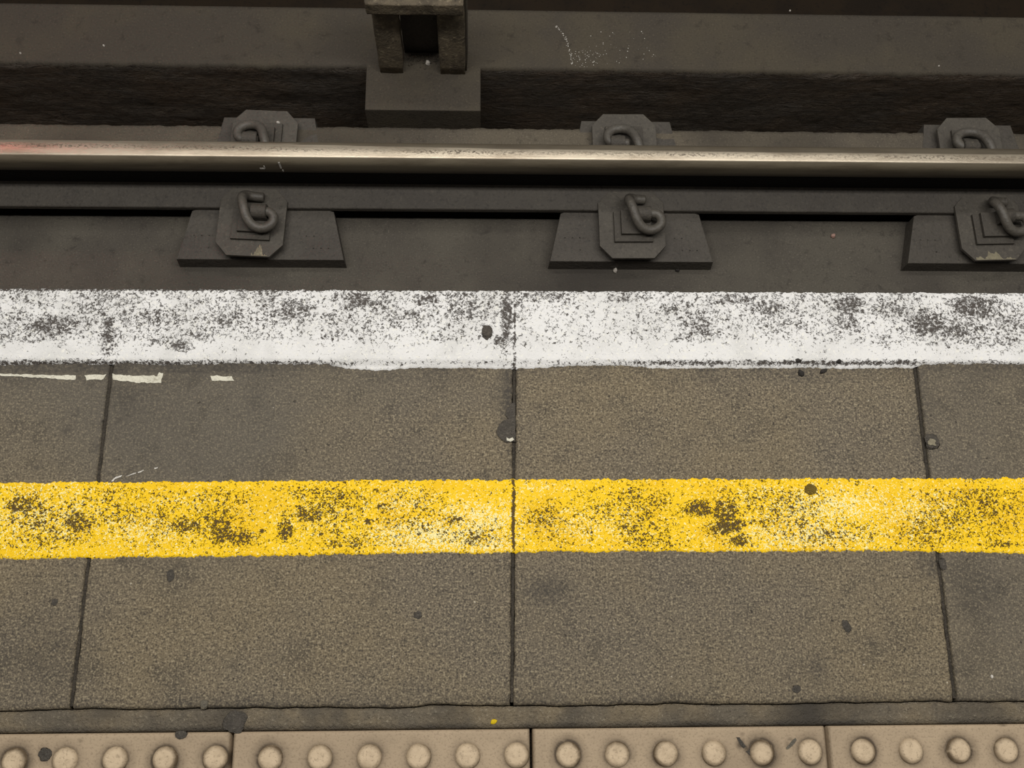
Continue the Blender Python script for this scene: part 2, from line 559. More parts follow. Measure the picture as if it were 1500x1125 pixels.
WSPOT = [(1080, 440, 60, 10, .75), (1300, 455, 40, 20, .7), (1150, 480, 60, 18, .55), (880, 480, 40, 14, .45), (560, 455, 60, 22, .6), (330, 470, 70, 26, .6), (60, 445, 50, 12, .5), (1460, 500, 50, 14, .65), (1290, 500, 40, 12, .5), (240, 500, 40, 12, .6), (80, 478, 42, 18, .95), (25, 470, 25, 22, .6), (160, 490, 14, 38, .85), (265, 508, 14, 7, 1.0), (235, 470, 70, 26, .62), (180, 445, 40, 16, .6), (430, 458, 45, 28, .74), (520, 442, 32, 16, .9),
         (490, 470, 50, 20, .55), (625, 440, 25, 12, .8), (600, 470, 60, 25, .55), (680, 450, 30, 18, .6), (742, 465, 9, 45, 1.05), (735, 500, 12, 10, .9), (785, 450, 26, 26, .66), (815, 438, 20, 9, .7), (720, 445, 25, 16, .6),
         (770, 507, 5, 4, .9), (915, 460, 50, 26, .55), (905, 440, 24, 12, .7), (990, 452, 40, 18, .65), (1120, 452, 45, 14, .75), (1040, 470, 60, 24, .5), (1240, 450, 26, 16, .95), (1235, 475, 40, 20, .6), (1180, 440, 20, 8, .6),
         (1355, 476, 34, 22, 1.0), (1425, 452, 42, 22, .98), (1400, 485, 50, 22, .8), (1480, 470, 40, 30, .68), (330, 450, 60, 22, .5), (350, 490, 40, 14, .45), (550, 498, 30, 10, .4), (650, 495, 40, 6, .5)]


def white_wear(px, py, x, y):
    v = blob(px, py, WSPOT)
    band = 0.42 if 428 < py < 500 else 0.30 * max(0, 1 - (py - 500) / 16)
    v = max(v, band + 0.35 * nz(x, y, 14, 3) * (py < 505))
    v = min(v, 0.88)
    if px > 770 and px < 930 and py > 445:
        v = min(v, 0.28)
    # joints show through as broken cracks
    for i in (1, 2, 3):
        d = abs(x - jx(i, y) + 0.0012 * nz(0, y, 60, i))
        amp = (0.5, 1.25, 0.35)[i - 1]
        v = max(v, amp * math.exp(-(d / 0.0024) ** 2) * (0.75 + 0.6 * nz(0, y, 70, i)))
    # lower lip: worn bare over the small step
    if py > 525:
        e = interp([(0, .95), (150, .95), (200, .85), (340, .8), (480, .65), (560, .35), (720, .4), (770, .3), (880, .45), (960, .85), (1330, .95), (1360, .4), (1430, .6), (1500, .5)], px)
        v = max(v, e * math.exp(-((py - 533) / 4.2) ** 2))
    return v


def white_near(x):
    px = pix(x, 0.458, 0)[0]
    py = interp([(-200, 534), (0, 535), (165, 534), (240, 535), (380, 533.5), (480, 534), (505, 540), (555, 544), (600, 540), (700, 540), (755, 541), (800, 539.5), (850, 536), (915, 537), (960, 540), (1130, 540), (1300, 540), (1335, 539), (1350, 535), (1420, 534), (1500, 534.5), (1700, 534)], px)
    return at(px, py, 0)[1]


white = paint_line('platform_edge_line', M['white'], lambda x: EDGE - 0.0006 + 0.0008 * nz(x, 0, 60, 9), white_near, white_wear,
                   lambda px, py, x, y: 0.2, seed=1, ny=60)
tag(white, 'broad white painted line along the platform edge, scuffed with black grime', 'platform line')

YSPOT = [(35, 740, 26, 12, .95), (115, 766, 28, 20, .85), (100, 790, 30, 12, .6), (60, 760, 60, 26, .6), (275, 770, 30, 16, .85), (325, 776, 16, 18, 1.1), (353, 787, 20, 10, 1.15), (385, 778, 7, 5, .9), (330, 748, 12, 7, .7), (418, 775, 13, 20, .9),
         (452, 752, 26, 14, .88), (240, 760, 20, 30, .55), (540, 765, 8, 5, .9), (665, 762, 16, 8, .8), (690, 785, 60, 16, .6), (565, 745, 18, 12, .6), (600, 770, 70, 30, .45), (180, 755, 60, 30, .5), (800, 760, 40, 26, .58),
         (900, 745, 90, 26, .48), (960, 738, 30, 10, .6), (1025, 745, 28, 12, .95), (1062, 748, 20, 16, 1.1), (1068, 770, 26, 12, 1.05), (1083, 792, 16, 10, 1.0), (1050, 775, 20, 12, .8), (1120, 765, 25, 10, .6), (1200, 780, 100, 22, .5),
         (1215, 782, 12, 7, .8), (1400, 762, 24, 12, .68), (1465, 798, 30, 8, .75), (1450, 718, 26, 6, .6), (1255, 708, 6, 6, .9), (1370, 735, 20, 16, .5), (490, 790, 30, 12, .4)]
CSPOT = [(60, 755, 90, 38, .55), (210, 780, 70, 24, .5), (640, 785, 90, 22, .95), (700, 765, 60, 28, .75), (590, 735, 50, 16, .5), (720, 790, 30, 18, .8), (1210, 745, 100, 30, .7), (1180, 785, 110, 20, .7), (1130, 720, 40, 10, .4), (860, 770, 60, 24, .45),
         (270, 735, 40, 10, .35), (1340, 745, 50, 26, .5), (790, 715, 30, 10, .4), (470, 760, 60, 26, .35)]


def yellow_wear(px, py, x, y):
    v = max(blob(px, py, YSPOT), 0.34 + 0.40 * nz(x, y, 12, 6))
    v = min(v, 0.80)
    if py < 716 or py > 802:
        v *= 0.6
    for i in (1, 2, 3):
        d = abs(x - jx(i, y) + 0.0012 * nz(0, y, 60, i))
        amp = (0.25, 1.45, 0.25)[i - 1]
        v = max(v, amp * math.exp(-(d / 0.0026) ** 2) * (0.7 + 0.9 * nz(0, y, 60, i + 2)))
    return v


def yl(tab):
    return lambda x: at(pix(x, 0.24, 0)[0], interp(tab, pix(x, 0.24, 0)[0]), 0)[1]


yellow = paint_line('yellow_safety_line', M['yellow'], yl([(-250, 708), (0, 707), (400, 704), (760, 702), (1500, 700), (1750, 700)]),
                    yl([(-250, 820), (0, 819), (130, 818), (330, 816), (560, 812), (720, 811), (760, 809), (1100, 808.5), (1370, 809), (1500, 812), (1750, 812)]),
                    yellow_wear, lambda px, py, x, y: blob(px, py, CSPOT), seed=20, jit=0.0028, ny=56)
tag(yellow, 'bright yellow painted safety line running across the slabs, speckled with wear', 'platform line')


# thin flat patches of paint lying on a slab
def flat_patch(name, pts_px, mat, parent, z=0.0, h=0.0012, jit=0.8):
    out = []
    n = len(pts_px)
    for i in range(n):
        a, b = pts_px[i], pts_px[(i + 1) % n]
        m = max(2, int(math.hypot(b[0] - a[0], b[1] - a[1]) / 4))
        for k in range(m):
            f = k / m
            out.append((a[0] + (b[0] - a[0]) * f + random.uniform(-jit, jit), a[1] + (b[1] - a[1]) * f + random.uniform(-jit, jit)))
    P = [at(x, y, z) for x, y in out]
    cx = sum(p[0] for p in P) / len(P)
    cy = sum(p[1] for p in P) / len(P)
    bm = bmesh.new()
    prism(bm, [(p[0] - cx, p[1] - cy) for p in P], -0.0004, h)
    bmesh.ops.triangulate(bm, faces=[f for f in bm.faces if len(f.verts) > 4])
    o = bm_link(name, bm, mat)
    if parent:
        o.parent = parent
        o.location = Vector((cx, cy, z)) - parent.location
    else:
        o.location = (cx, cy, z)
    return o


for sl, pts in ((0, [(-5, 548), (30, 548.5), (70, 550), (112, 550), (110, 557), (60, 553.5), (-5, 550.5)]),
                (0, [(124, 550), (156, 549), (152, 556), (128, 557)]),
                (1, [(165, 548), (186, 550), (214, 551), (225, 550), (230, 552), (234, 546), (239, 547), (236, 561), (204, 561), (180, 558), (166, 557)]),
                (1, [(309, 551), (318, 550), (332, 552), (340, 552), (344, 558), (310, 558)])):
    p = flat_patch('paint_remnant', pts, M['cream'], slabs[sl])
    p['label'] = 'cream flake of old line paint'
for pts in ([(163, 705), (170, 698), (179, 696), (177, 699), (169, 702), (166, 705)], [(184, 698), (193, 694), (200, 692), (199, 694), (190, 697)], [(202, 692), (211, 688), (210, 690), (204, 693)], [(226, 685.5), (232, 684), (231, 686), (227, 687)]):
    p = flat_patch('paint_scuff', pts, M['scuff'], slabs[1], 0, 0.0008, 0.4)
    p['label'] = 'white scuff dash'


# ------------------------------------------------------------------ tactile tiles
TX = [(-0.7300, -0.3282), (-0.3238, 0.0717), (0.0761, 0.4742), (0.4786, 0.878)]
TB0 = -0.0530
dirt = {0: [.9, .5, .6, .9, .8, .4], 1: [.8, .5, .5, .5, .45, .5], 2: [.9, .6, .75, .6, 1.0, .6], 3: [.8, .5, .95, .6, .6, .6]}
TSTAIN = {0: [(65, 1105, 10, 12, .8), (265, 1078, 8, 5, .8), (118, 1085, 4, 3, .5)], 1: [(378, 1108, 6, 8, .9), (560, 1087, 30, 6, .2)],
          2: [(1085, 1090, 6, 7, .95), (1093, 1096, 4, 6, .9), (1103, 1101, 9, 5, 1.0), (1157, 1083, 5, 3, .6), (1153, 1090, 4, 5, .6), (1087, 1076, 4, 3, .5), (1195, 1104, 8, 3, .9)], 3: [(1470, 1082, 5, 4, .5), (1470, 1062, 5, 2, .8)]}
tile_lab = ['beige tactile tile at the left edge, a dark blot between its first two studs',
            'beige tactile tile left of the middle, a single yellow paint chip lies behind it',
            'beige tactile tile right of the middle, black smears beside its fifth stud',
            'beige tactile tile in the bottom right corner of the photo']


def make_tile(i):
    x0, x1 = TX[i]
    w = x1 - x0
    root = thing('tactile_tile', tile_lab[i], 'tactile tile', ((x0 + x1) / 2, TB0 - 0.2, -0.03), 0, 'studded tactile tiles')
    # photo tile rises a little towards the right
    studs = []
    xs0 = {0: at(22, 1108)[0] - x0, 1: 0.0505, 2: 0.0475, 3: 0.0455}[i]
    for r in range(2):
        for q in range(6):
            studs.append((x0 + xs0 + 0.0655 * q, TB0 - 0.0335 - 0.0655 * r))
    studs = [s for s in studs if s[0] < x1 - 0.008]
    NX = 190
    ysl = [TB0, TB0 - .0015, TB0 - .004] + [TB0 - .006 - .0022 * k for k in range(52)] + [TB0 - 0.13 - 0.02 * k for k in range(1, 14)] + [TB0 - .396, TB0 - .398]
    vs, st = [], []
    for a, y in enumerate(ysl):
        for b in range(NX + 1):
            x = x0 + w * b / NX
            z = 0.0
            if b in (0, NX):
                z -= 0.0025
            if a < 2:
                z -= (0.003, 0.0008)[a]
            s = 0.16 * max(0, nz(x, y, 20, i + 3)) + 0.10
            for q, (sx, sy) in enumerate(studs):
                d = math.hypot(x - sx, y - sy)
                if d < 0.05:
                    am = dirt[i][q % 6] * (0.75 + 0.5 * nz(x, y, 30, q + i))
                    s = max(s, am * math.exp(-(max(0, d - 0.0165) / 0.0046) ** 2) * 1.5, am * 0.8 * math.exp(-(max(0, d - 0.016) / 0.012) ** 2))
            px, py = pix(x, y, 0)
            s = max(s, blob(px, py, TSTAIN[i]))
            if min(b, NX - b) < 2:
                s = max(s, 0.35)
            st.append(min(1, s))
            vs.append((x - root.location.x, y - root.location.y, z + 0.03))
    W, Hn = NX + 1, len(ysl)
    fs = [(a * W + b, (a + 1) * W + b, (a + 1) * W + b + 1, a * W + b + 1) for a in range(Hn - 1) for b in range(NX)]
    ring = list(range(W)) + [a * W + W - 1 for a in range(1, Hn)] + [(Hn - 1) * W + b for b in range(W - 2, -1, -1)] + [a * W for a in range(Hn - 2, 0, -1)]
    base = len(vs)
    for r in ring:
        vs.append((vs[r][0], vs[r][1], -0.0299))
        st.append(0.4)
    n = len(ring)
    for k in range(n):
        fs.append((ring[k], ring[(k + 1) % n], base + (k + 1) % n, base + k))
    fs.append(tuple(base + k for k in range(n - 1, -1, -1)))
    o = link('tile_body', mesh('tile_body', vs, fs), M['tile'], root, (0, 0, 0), 0, True)
    fattr(o, 'stain', st)
    pr = [(0.0170, -0.0003, 1.3), (0.0165, 0.0010, 1.15), (0.0154, 0.0026, .85), (0.0140, 0.0038, .62), (0.0124, 0.0047, .42), (0.0108, 0.0051, .12), (0.0075, 0.0051, .05), (0.004, 0.0051, .05)]
    S = 40
    for q, (sx, sy) in enumerate(studs):
        vs, fs, st = [], [], []
        ph = random.uniform(0, 6)
        for r, z, s in pr:
            for k in range(S):
                an = 2 * math.pi * k / S
                vs.append((r * math.cos(an), r * math.sin(an), z))
                st.append(min(1, s * dirt[i][q % 6] * (1 + 0.45 * math.sin(an + ph))))
        vs.append((0, 0, 0.0051))
        st.append(0.05)
        for m in range(len(pr) - 1):
            for k in range(S):
                fs.append((m * S + k, m * S + (k + 1) % S, (m + 1) * S + (k + 1) % S, (m + 1) * S + k))
        for k in range(S):
            fs.append(((len(pr) - 1) * S + k, (len(pr) - 1) * S + (k + 1) % S, len(vs) - 1))
        b = link('blister_stud', mesh('blister_stud', vs, fs), M['blister'], root, (sx - root.location.x, sy - root.location.y, 0.03), 0, True)
        fattr(b, 'stain', st)


    return root


tiles = [make_tile(i) for i in range(4)]
bm = bmesh.new()
box(bm, -0.95, 1.1, -0.46, -0.0545, -0.0600, -0.0300)
structure(bm_link('tile_bedding', bm, M['joint']))
bm = bmesh.new()
box(bm, -1.14, -0.7345, -0.451, TB0, -0.0600, 0.0, 0.001)
box(bm, 0.8825, 1.268, -0.451, TB0, -0.0600, 0.0, 0.001)
structure(bm_link('floor', bm, M['tile']))

# ------------------------------------------------------------------ track bed
ZB = -0.862            # bed surface
RC = 1.176             # rail centre line
TROUGH0, TROUGH1 = 1.1175, 1.235
XA, XB = -2.2, 2.4
LEDGE = 1.3420


def bed_strip(name, y0, y1, z, zlow, seed, ragged_far=0.0, ragged_near=0.0, nx=900, ny=24, skirt_far=None):
    vs, st = [], []
    for a in range(ny + 1):
        f = a / ny
        for b in range(nx + 1):
            x = XA + (XB - XA) * b / nx
            y = y0 + (y1 - y0) * f
            if a == ny and ragged_far:
                y += ragged_far * (nz(x, 0, 45, seed) + 0.7 * nz(x, 0, 12, seed + 1) + 0.5 * nz(x, 0, 140, seed + 2))
            if a == 0 and ragged_near:
                y += ragged_near * (nz(x, 0, 60, seed) + nz(x, 0, 14, seed + 1))
            zz = z + 0.0006 * nz(x, y, 16, seed) + 0.0012 * nz(x, y, 3, seed)
            if a in (0, ny):
                zz -= 0.003
            vs.append((x, y, zz))
            st.append(max(0, min(1, 0.9 * nz(x, y, 5, seed + 4))))
    W = nx + 1
    fs = [(a * W + b, a * W + b + 1, (a + 1) * W + b + 1, (a + 1) * W + b) for a in range(ny) for b in range(nx)]
    ring = list(range(W)) + [a * W + nx for a in range(1, ny + 1)] + [ny * W + b for b in range(nx - 1, -1, -1)] + [a * W for a in range(ny - 1, 0, -1)]
    base = len(vs)
    for r in ring:
        vs.append((vs[r][0], vs[r][1], zlow))
        st.append(0.3)
    n = len(ring)
    for k in range(n):
        fs.append((ring[(k + 1) % n], ring[k], base + k, base + (k + 1) % n))
    fs.append(tuple(base + k for k in range(n)))
    o = link(name, mesh(name, vs, fs), M['bed'], None, (0, 0, 0), 0, True)
    fattr(o, 'stain', st)
    return structure(o)


# the bed is cast in three strips: platform side, trough under the rail, far ledge
bed_near = bed_strip('floor', 0.49, TROUGH0, ZB, -1.0, 1, ragged_far=0.0006)
bed_far = bed_strip('floor', TROUGH1, LEDGE, ZB + 0.0455, -1.45, 5, ragged_far=0.0028, ny=10)
bed_far.data.materials[0] = M['ledge']
bm = bmesh.new()
box(bm, XA, XB, TROUGH0 - 0.02, TROUGH1 + 0.02, -1.02, -0.93)
structure(bm_link('floor', bm, M['pit']))  # recess shaped to give the black shade under the rail foot
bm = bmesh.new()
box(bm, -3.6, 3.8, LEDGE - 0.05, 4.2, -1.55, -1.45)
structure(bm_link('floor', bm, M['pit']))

# ------------------------------------------------------------------ concrete plinth beyond the drainage channel
PF, PBK, PT = 1.5385, 1.7125, -0.850
root = thing('concrete_plinth', 'long concrete plinth beyond the dark channel, carrying the grimy bracket', 'plinth', (0, PF, -1.45))
NX, NZ = 700, 44
vs, fs = [], []
for a in range(NZ + 1):
    f = a / NZ
    z = PT - 0.006 - f * 0.55
    for b in range(NX + 1):
        x = XA + (XB - XA) * b / NX
        rg = 0.005 * nz(x, z * 2, 7, 2) + 0.0022 * nz(x * 0.4, z, 70, 3) + 0.0016 * nz(x, z, 60, 5)
        amp = 1.0 if not (-0.02 < x < 0.25) else 0.35
        y = PF - 0.004 + amp * rg + 0.010 * f
        if a == 0:
            y = PF + 0.0010
        zz = z + (0.0035 * (nz(x, 0, 18, 6) + 0.6 * nz(x, 0, 70, 7)) * amp if a == 1 else 0)
        vs.append((x, y - PF, zz + 1.45))
W = NX + 1
fs = [(a * W + b + 1, a * W + b, (a + 1) * W + b, (a + 1) * W + b + 1) for a in range(NZ) for b in range(NX)]
o = link('plinth_face', mesh('plinth_face', vs, fs), M['tar'], root, (0, 0, 0), 0, True)
o['label'] = 'black tarry rough front face'
vs, fs = [], []
ysl = [PF - 0.001] + [PF + (PBK - PF) * k / 20 for k in range(1, 21)]
NX = 1000
for a, y in enumerate(ysl):
    for b in range(NX + 1):
        x = XA + (XB - XA) * b / NX
        yy = y
        if a == 0:
            amp = 1.0 if x < -0.28 else (0.25 if x < 0.2 else 0.8)
            yy += amp * (0.0028 * nz(x, 0, 30, 2) + 0.0022 * nz(x, 0, 90, 3) + 0.002 * nz(x, 0, 8, 4))
        vs.append((x, yy - PF, PT + 0.0007 * nz(x, y, 12, 8) + 1.45))
W = NX + 1
fs = [(a * W + b, a * W + b + 1, (a + 1) * W + b + 1, (a + 1) * W + b) for a in range(len(ysl) - 1) for b in range(NX)]
base = len(vs)
for a in (0, len(ysl) - 1):
    for b in range(W):
        v = vs[a * W + b]
        vs.append((v[0], v[1], (PT - 0.02 if a == 0 else -1.45) + 1.45))
k = (len(ysl) - 1) * W
for b in range(NX):
    fs.append((b + 1, b, base + b, base + b + 1))
    fs.append((k + b, k + b + 1, base + W + b + 1, base + W + b))
o = link('plinth_top', mesh('plinth_top', vs, fs), M['plinth'], root, (0, 0, 0), 0, True)
bm = bmesh.new()
NB = 26
for nm, pts in (('f', None),):
    box(bm, -0.2850, 0.0086, 1.4110 - PF, 0.012, 0.0, PT + 1.45 + 0.0009, 0.003, 2)
o = bm_link('support_block', bm, M['plinth'], root)
o['label'] = 'smooth block jutting out across the channel'

# ------------------------------------------------------------------ bracket standing on the plinth
br = thing('conductor_rail_bracket', 'grimy two-legged bracket standing on the jutting concrete block', 'bracket', (-0.145, 1.53, PT))
Zt = -0.583 - PT


def rough_block(name, x0, x1, y0, y1, z0, z1, mat, parent, seed, taper=0.0, lab=None, cuts=7):
    bm = bmesh.new()
    bmesh.ops.create_cube(bm, size=1)
    bmesh.ops.subdivide_edges(bm, edges=bm.edges, cuts=cuts, use_grid_fill=True)
    for v in bm.verts:
        u, w, q = v.co.x + .5, v.co.y + .5, v.co.z + .5
        x = x0 + (x1 - x0) * u
        y = y0 + (y1 - y0) * w + taper * (1 - q) * (1 if w < .5 else 0)
        z = z0 + (z1 - z0) * q
        nearc = sum(1 for c in (u, w, q) if c < .01 or c > .99)
        k = 0.0016
        p = Vector((x * 40 + seed, y * 40, z * 40))
        d = Vector((mnoise.noise(p), mnoise.noise(p + Vector((9, 2, 4))), mnoise.noise(p + Vector((3, 7, 8))) * (0 if q < .01 else 1)))
        v.co = Vector((x, y, z)) + d * k
        if nearc >= 2:
            c = Vector(((x0 + x1) / 2, (y0 + y1) / 2, (z0 + z1) / 2))
            v.co += Vector((math.copysign(.0022, c.x - x), math.copysign(.0022, c.y - y), 0 if q < .01 else math.copysign(.0022, c.z - z)))
    o = bm_link(name, bm, mat, parent, (0, 0, 0), 0, True)
    if lab:
        o['label'] = lab
    return o


bx, by = br.location.x, br.location.y
rough_block('leg', -0.2500 - bx, -0.1880 - bx, 1.5215 - by, 1.5700 - by, 0, Zt, M['bracket'], br, 1, -0.006)
rough_block('leg', -0.0960 - bx, -0.0300 - bx, 1.5205 - by, 1.5700 - by, 0, Zt, M['bracket'], br, 5, -0.006)
rough_block('crossbeam', -0.2580 - bx, -0.0320 - bx, 1.4960 - by, 1.5750 - by, Zt, Zt + 0.041, M['bracket'], br, 9, cuts=11)
rough_block('back_plate', -0.1900 - bx, -0.0950 - bx, 1.5780 - by, 1.6000 - by, 0, Zt + 0.06, M['iron'], br, 12)
rough_block('side_cheek', -0.0345 - bx, -0.0240 - bx, 1.5250 - by, 1.5900 - by, 0, Zt + 0.07, M['plinth'], br, 15)

# ------------------------------------------------------------------ running rail
rl = thing('running_rail', 'steel running rail with a polished top band between two rows of clips', 'rail', (0, RC, -0.8145))
# profile, y relative to centre, z above the underside
HT = 0.1765
head = []


def arc(cx, cz, r, a0, a1, n):
    return [(cx + r * math.cos(math.radians(a0 + (a1 - a0) * k / n)), cz + r * math.sin(math.radians(a0 + (a1 - a0) * k / n))) for k in range(n + 1)]


hp = [(-0.0085, 0.112), (-0.0255, 0.120), (-0.0280, 0.1235)] + [(-0.0290, 0.130), (-0.0290, 0.142), (-0.0285, 0.153)]
hp += [(-0.0282, 0.158), (-0.0268, 0.1635), (-0.0232, 0.1690), (-0.0180, 0.1738), (-0.0150, 0.1752)]
hp += [(-0.0148 + 0.0296 * k / 14, 0.1752 + 0.0013 * math.sin(math.pi * k / 14)) for k in range(1, 15)]
hp += [(0.0195, 0.1733), (0.0235, 0.1700), (0.0265, 0.1655), (0.0285, 0.158), (0.0290, 0.130), (0.0280, 0.1235), (0.0255, 0.120), (0.0085, 0.112)]
NXR = 420
vs, pol, pitt, darken = [], [], [], []
for b in range(NXR + 1):
    x = XA + (XB - XA) * b / NXR
    # far limit of the bright band narrows to the right
    lim = interp([(-1.3, 0.026), (-0.75, 0.0215), (-0.55, 0.019), (-0.40, 0.0135), (0.05, 0.0075), (0.6, 0.0050), (1.4, 0.0040)], x) + 0.0012 * nz(x, 0, 6, 3)
    lo = -0.0168 + 0.0005 * nz(x, 0, 8, 5)
    for y, z in hp:
        vs.append((x, y, z))
        top = z > 0.168
        def step(v, e, w=0.0016):
            return max(0.0, min(1.0, (v - e) / w + 0.5))
        p = step(y, lo) * (1 - step(y, lim)) if top else 0.0
        pol.append(p)
        c = (lo + lim) / 2
        pitt.append(max(0.0, 1 - abs(y - c - 0.003) / 0.009) * (0.8 + 0.5 * nz(x, 0, 5, 8)))
        s = 0.0  # tone darkens low on the head and on top behind the bright band
        if z < 0.140:
            s = 0.6
        elif z < 0.153 and y < 0:
            s = 0.12
        if top and y > lim:
            s = 0.35
        darken.append(s)
K = len(hp)
fs = [(b * K + k, b * K + (k + 1) % K, (b + 1) * K + (k + 1) % K, (b + 1) * K + k) for b in range(NXR) for k in range(K)]
fs += [tuple(range(K - 1, -1, -1)), tuple(NXR * K + k for k in range(K))]
o = link('rail_head', mesh('rail_head', vs, fs), M['railhead'], rl, (0, 0, 0), 0, True)
fattr(o, 'polish', pol); fattr(o, 'pitting', pitt); fattr(o, 'soot', darken)
o['label'] = 'rail head with bright worn band and brown sides'


def extr(name, pts, mat, parent):
    bm = bmesh.new()
    A = [bm.verts.new((XA, y, z)) for y, z in pts]
    B = [bm.verts.new((XB, y, z)) for y, z in pts]
    n = len(pts)
    for k in range(n):
        bm.faces.new((A[k], A[(k + 1) % n], B[(k + 1) % n], B[k]))
    bm.faces.new(A); bm.faces.new(list(reversed(B)))
    return bm_link(name, bm, mat, parent)


extr('rail_web', [(-0.0085, 0.1120), (0.0085, 0.1120), (0.0080, 0.09), (0.0085, 0.032), (-0.0085, 0.032), (-0.0080, 0.09)], M['web'], rl)
extr('rail_foot', [(-0.0650, 0.0), (-0.0650, 0.0125), (-0.0632, 0.0145), (-0.0180, 0.0240), (-0.0110, 0.0275), (-0.0085, 0.032), (0.0085, 0.032), (0.0110, 0.0275), (0.0180, 0.0240), (0.0632, 0.0145), (0.0650, 0.0125), (0.0650, 0.0)], M['iron'], rl)
# little white paint flecks on the near side of the head
for px, py, w, h in ((412, 236, 3, 10), (413, 247, 2, 3), (384, 243, 8, 2), (388, 240, 2, 4)):
    X, Y = at(px, py, -0.668)
    bm = bmesh.new()
    box(bm, -w * .0007, w * .0007, -.0004, .0004, -h * .0014, h * .0014)
    p = bm_link('paint_fleck', bm, M['scuff'], rl, (X, -0.0290, at and (0.153 - (py - 238) * 0.0022)))
    p['label'] = 'white paint fleck'

# ------------------------------------------------------------------ fastenings
ZT = -0.8150           # top of baseplate
OT = -0.7905           # top of insulator plate
NEARC = [-0.5365, 0.3728, 1.2520]
FARC = [-0.5215, 0.3647, 1.2353]
NY, FY = 1.0700, 2 * RC - 1.0700


def baseplate(i, label):
    cx = (NEARC[i] + FARC[i]) / 2
    bcx = [-0.5165, 0.3736, 1.2480][i]
    root = thing('rail_baseplate', label, 'baseplate', (bcx, RC, ZB), 0, 'cast baseplates under the rail')
    h = ZT - ZB
    y0, y1 = 0.985 - RC, 1.366 - RC
    bm = bmesh.new()
    prism(bm, [(-0.1980, y0, h - .005), (0.1980, y0, h - .005), (0.1700, 1.1090 - RC, h), (0.1500, 1.113 - RC, h), (0.1350, 1.24 - RC, h), (0.112, y1, h - .002), (-0.112, y1, h - .002), (-0.1350, 1.24 - RC, h), (-0.1500, 1.113 - RC, h), (-0.1700, 1.1090 - RC, h)], 0, h, 0.0022, 2)
    bmesh.ops.triangulate(bm, faces=[f for f in bm.faces if len(f.verts) > 4])
    # shift the lower rim outward: cast draft on the sides
    for v in bm.verts:
        if v.co.z < 0.004:
            v.co.x *= 1.012
            if v.co.y < 0:
                v.co.y -= 0.003
    # faint raised foundry marks, illegible under the dirt
    rnd = random.Random(3)
    for sx, n in ((-0.150, 3), (0.105, 4)):
        for q in range(n):
            x = sx + q * 0.018 - (0.012 if sx < 0 else 0)
            def bar(xa, xb, ya, yb):
                zt = [h - .005 + .005 * (yy - .985) / .124 + .0005 for yy in (ya, yb)]
                prism(bm, [(xa, ya - RC, zt[0]), (xb, ya - RC, zt[0]), (xb, yb - RC, zt[1]), (xa, yb - RC, zt[1])], h - .007, 0)
            bar(x, x + 0.0034, 1.013, 1.047)
            if rnd.random() < .7:
                bar(x, x + 0.011, 1.044, 1.047)
            if rnd.random() < .5:
                bar(x, x + 0.010, 1.013, 1.016)
    bm_link('casting', bm, M['iron'], root)
    # the two shoulders the clips sit on
    for s, c in ((-1, NEARC[i]), (1, FARC[i])):
        y = NY - RC if s < 0 else FY - RC
        bm = bmesh.new()
        box(bm, c - bcx - 0.052, c - bcx + 0.052, y - 0.070 if s < 0 else y - 0.036, y + 0.036 if s < 0 else y + 0.070, h - 0.004, OT - ZB - 0.0082, 0.002)
        bm_link('shoulder', bm, M['iron'], root)
    return root


bp_lab = ['cast iron baseplate under the rail, left one, near its dirty left clip',
          'cast iron baseplate under the rail, middle one, a white pebble lies at its foot',
          'cast iron baseplate under the rail at the right edge of the photo, partly cut off']
for i in range(3):
    baseplate(i, bp_lab[i])


def octagon(w, l, c):
    return [(-w + c, -l), (w - c, -l), (w, -l + c * 1.1), (w, l - c * 1.1), (w - c, l), (-w + c, l), (-w, l - c * 1.1), (-w, -l + c * 1.1)]


M['worn'] = grimy('worn_pale_edge', srgb(150, 142, 118), srgb(128, 120, 102), srgb(80, 74, 65), srgb(196, 188, 160), 60, 240, 0.75, 0.3, 0.001)


def worn_edge(root, x0, x1, d, seed):
    r = random.Random(seed)
    n = 44
    top = [(x0 + (x1 - x0) * k / n, -0.0868 + d * max(.05, .45 + .5 * nz(k, seed, .45, 3) + .6 * nz(k, seed, .15, 5)) * math.sin(math.pi * min(1, max(0.08, k / n)) * .92 + .12)) for k in range(n + 1)]
    bm = bmesh.new()
    R4 = [[bm.verts.new((q[0], yy, zz)) for q in top] for yy, zz in ((-0.0872, 0.0060), (-0.0872, 0.0078))]
    R4.append([bm.verts.new((q[0], -0.0868, 0.0085)) for q in top])
    R4.append([bm.verts.new((q[0], max(q[1], -0.0860), 0.0084)) for q in top])
    R4.append([bm.verts.new((q[0], max(q[1], -0.0860) + 0.0003, 0.0070)) for q in top])
    for A, B in zip(R4, R4[1:] + R4[:1]):
        for k in range(n):
            bm.faces.new((A[k], A[k + 1], B[k + 1], B[k]))
    bm.faces.new([r_[0] for r_ in R4])
    bm.faces.new([r_[-1] for r_ in R4])
    p = bm_link('worn_edge', bm, M['worn'], root)
    p['label'] = 'pale chipped edge'


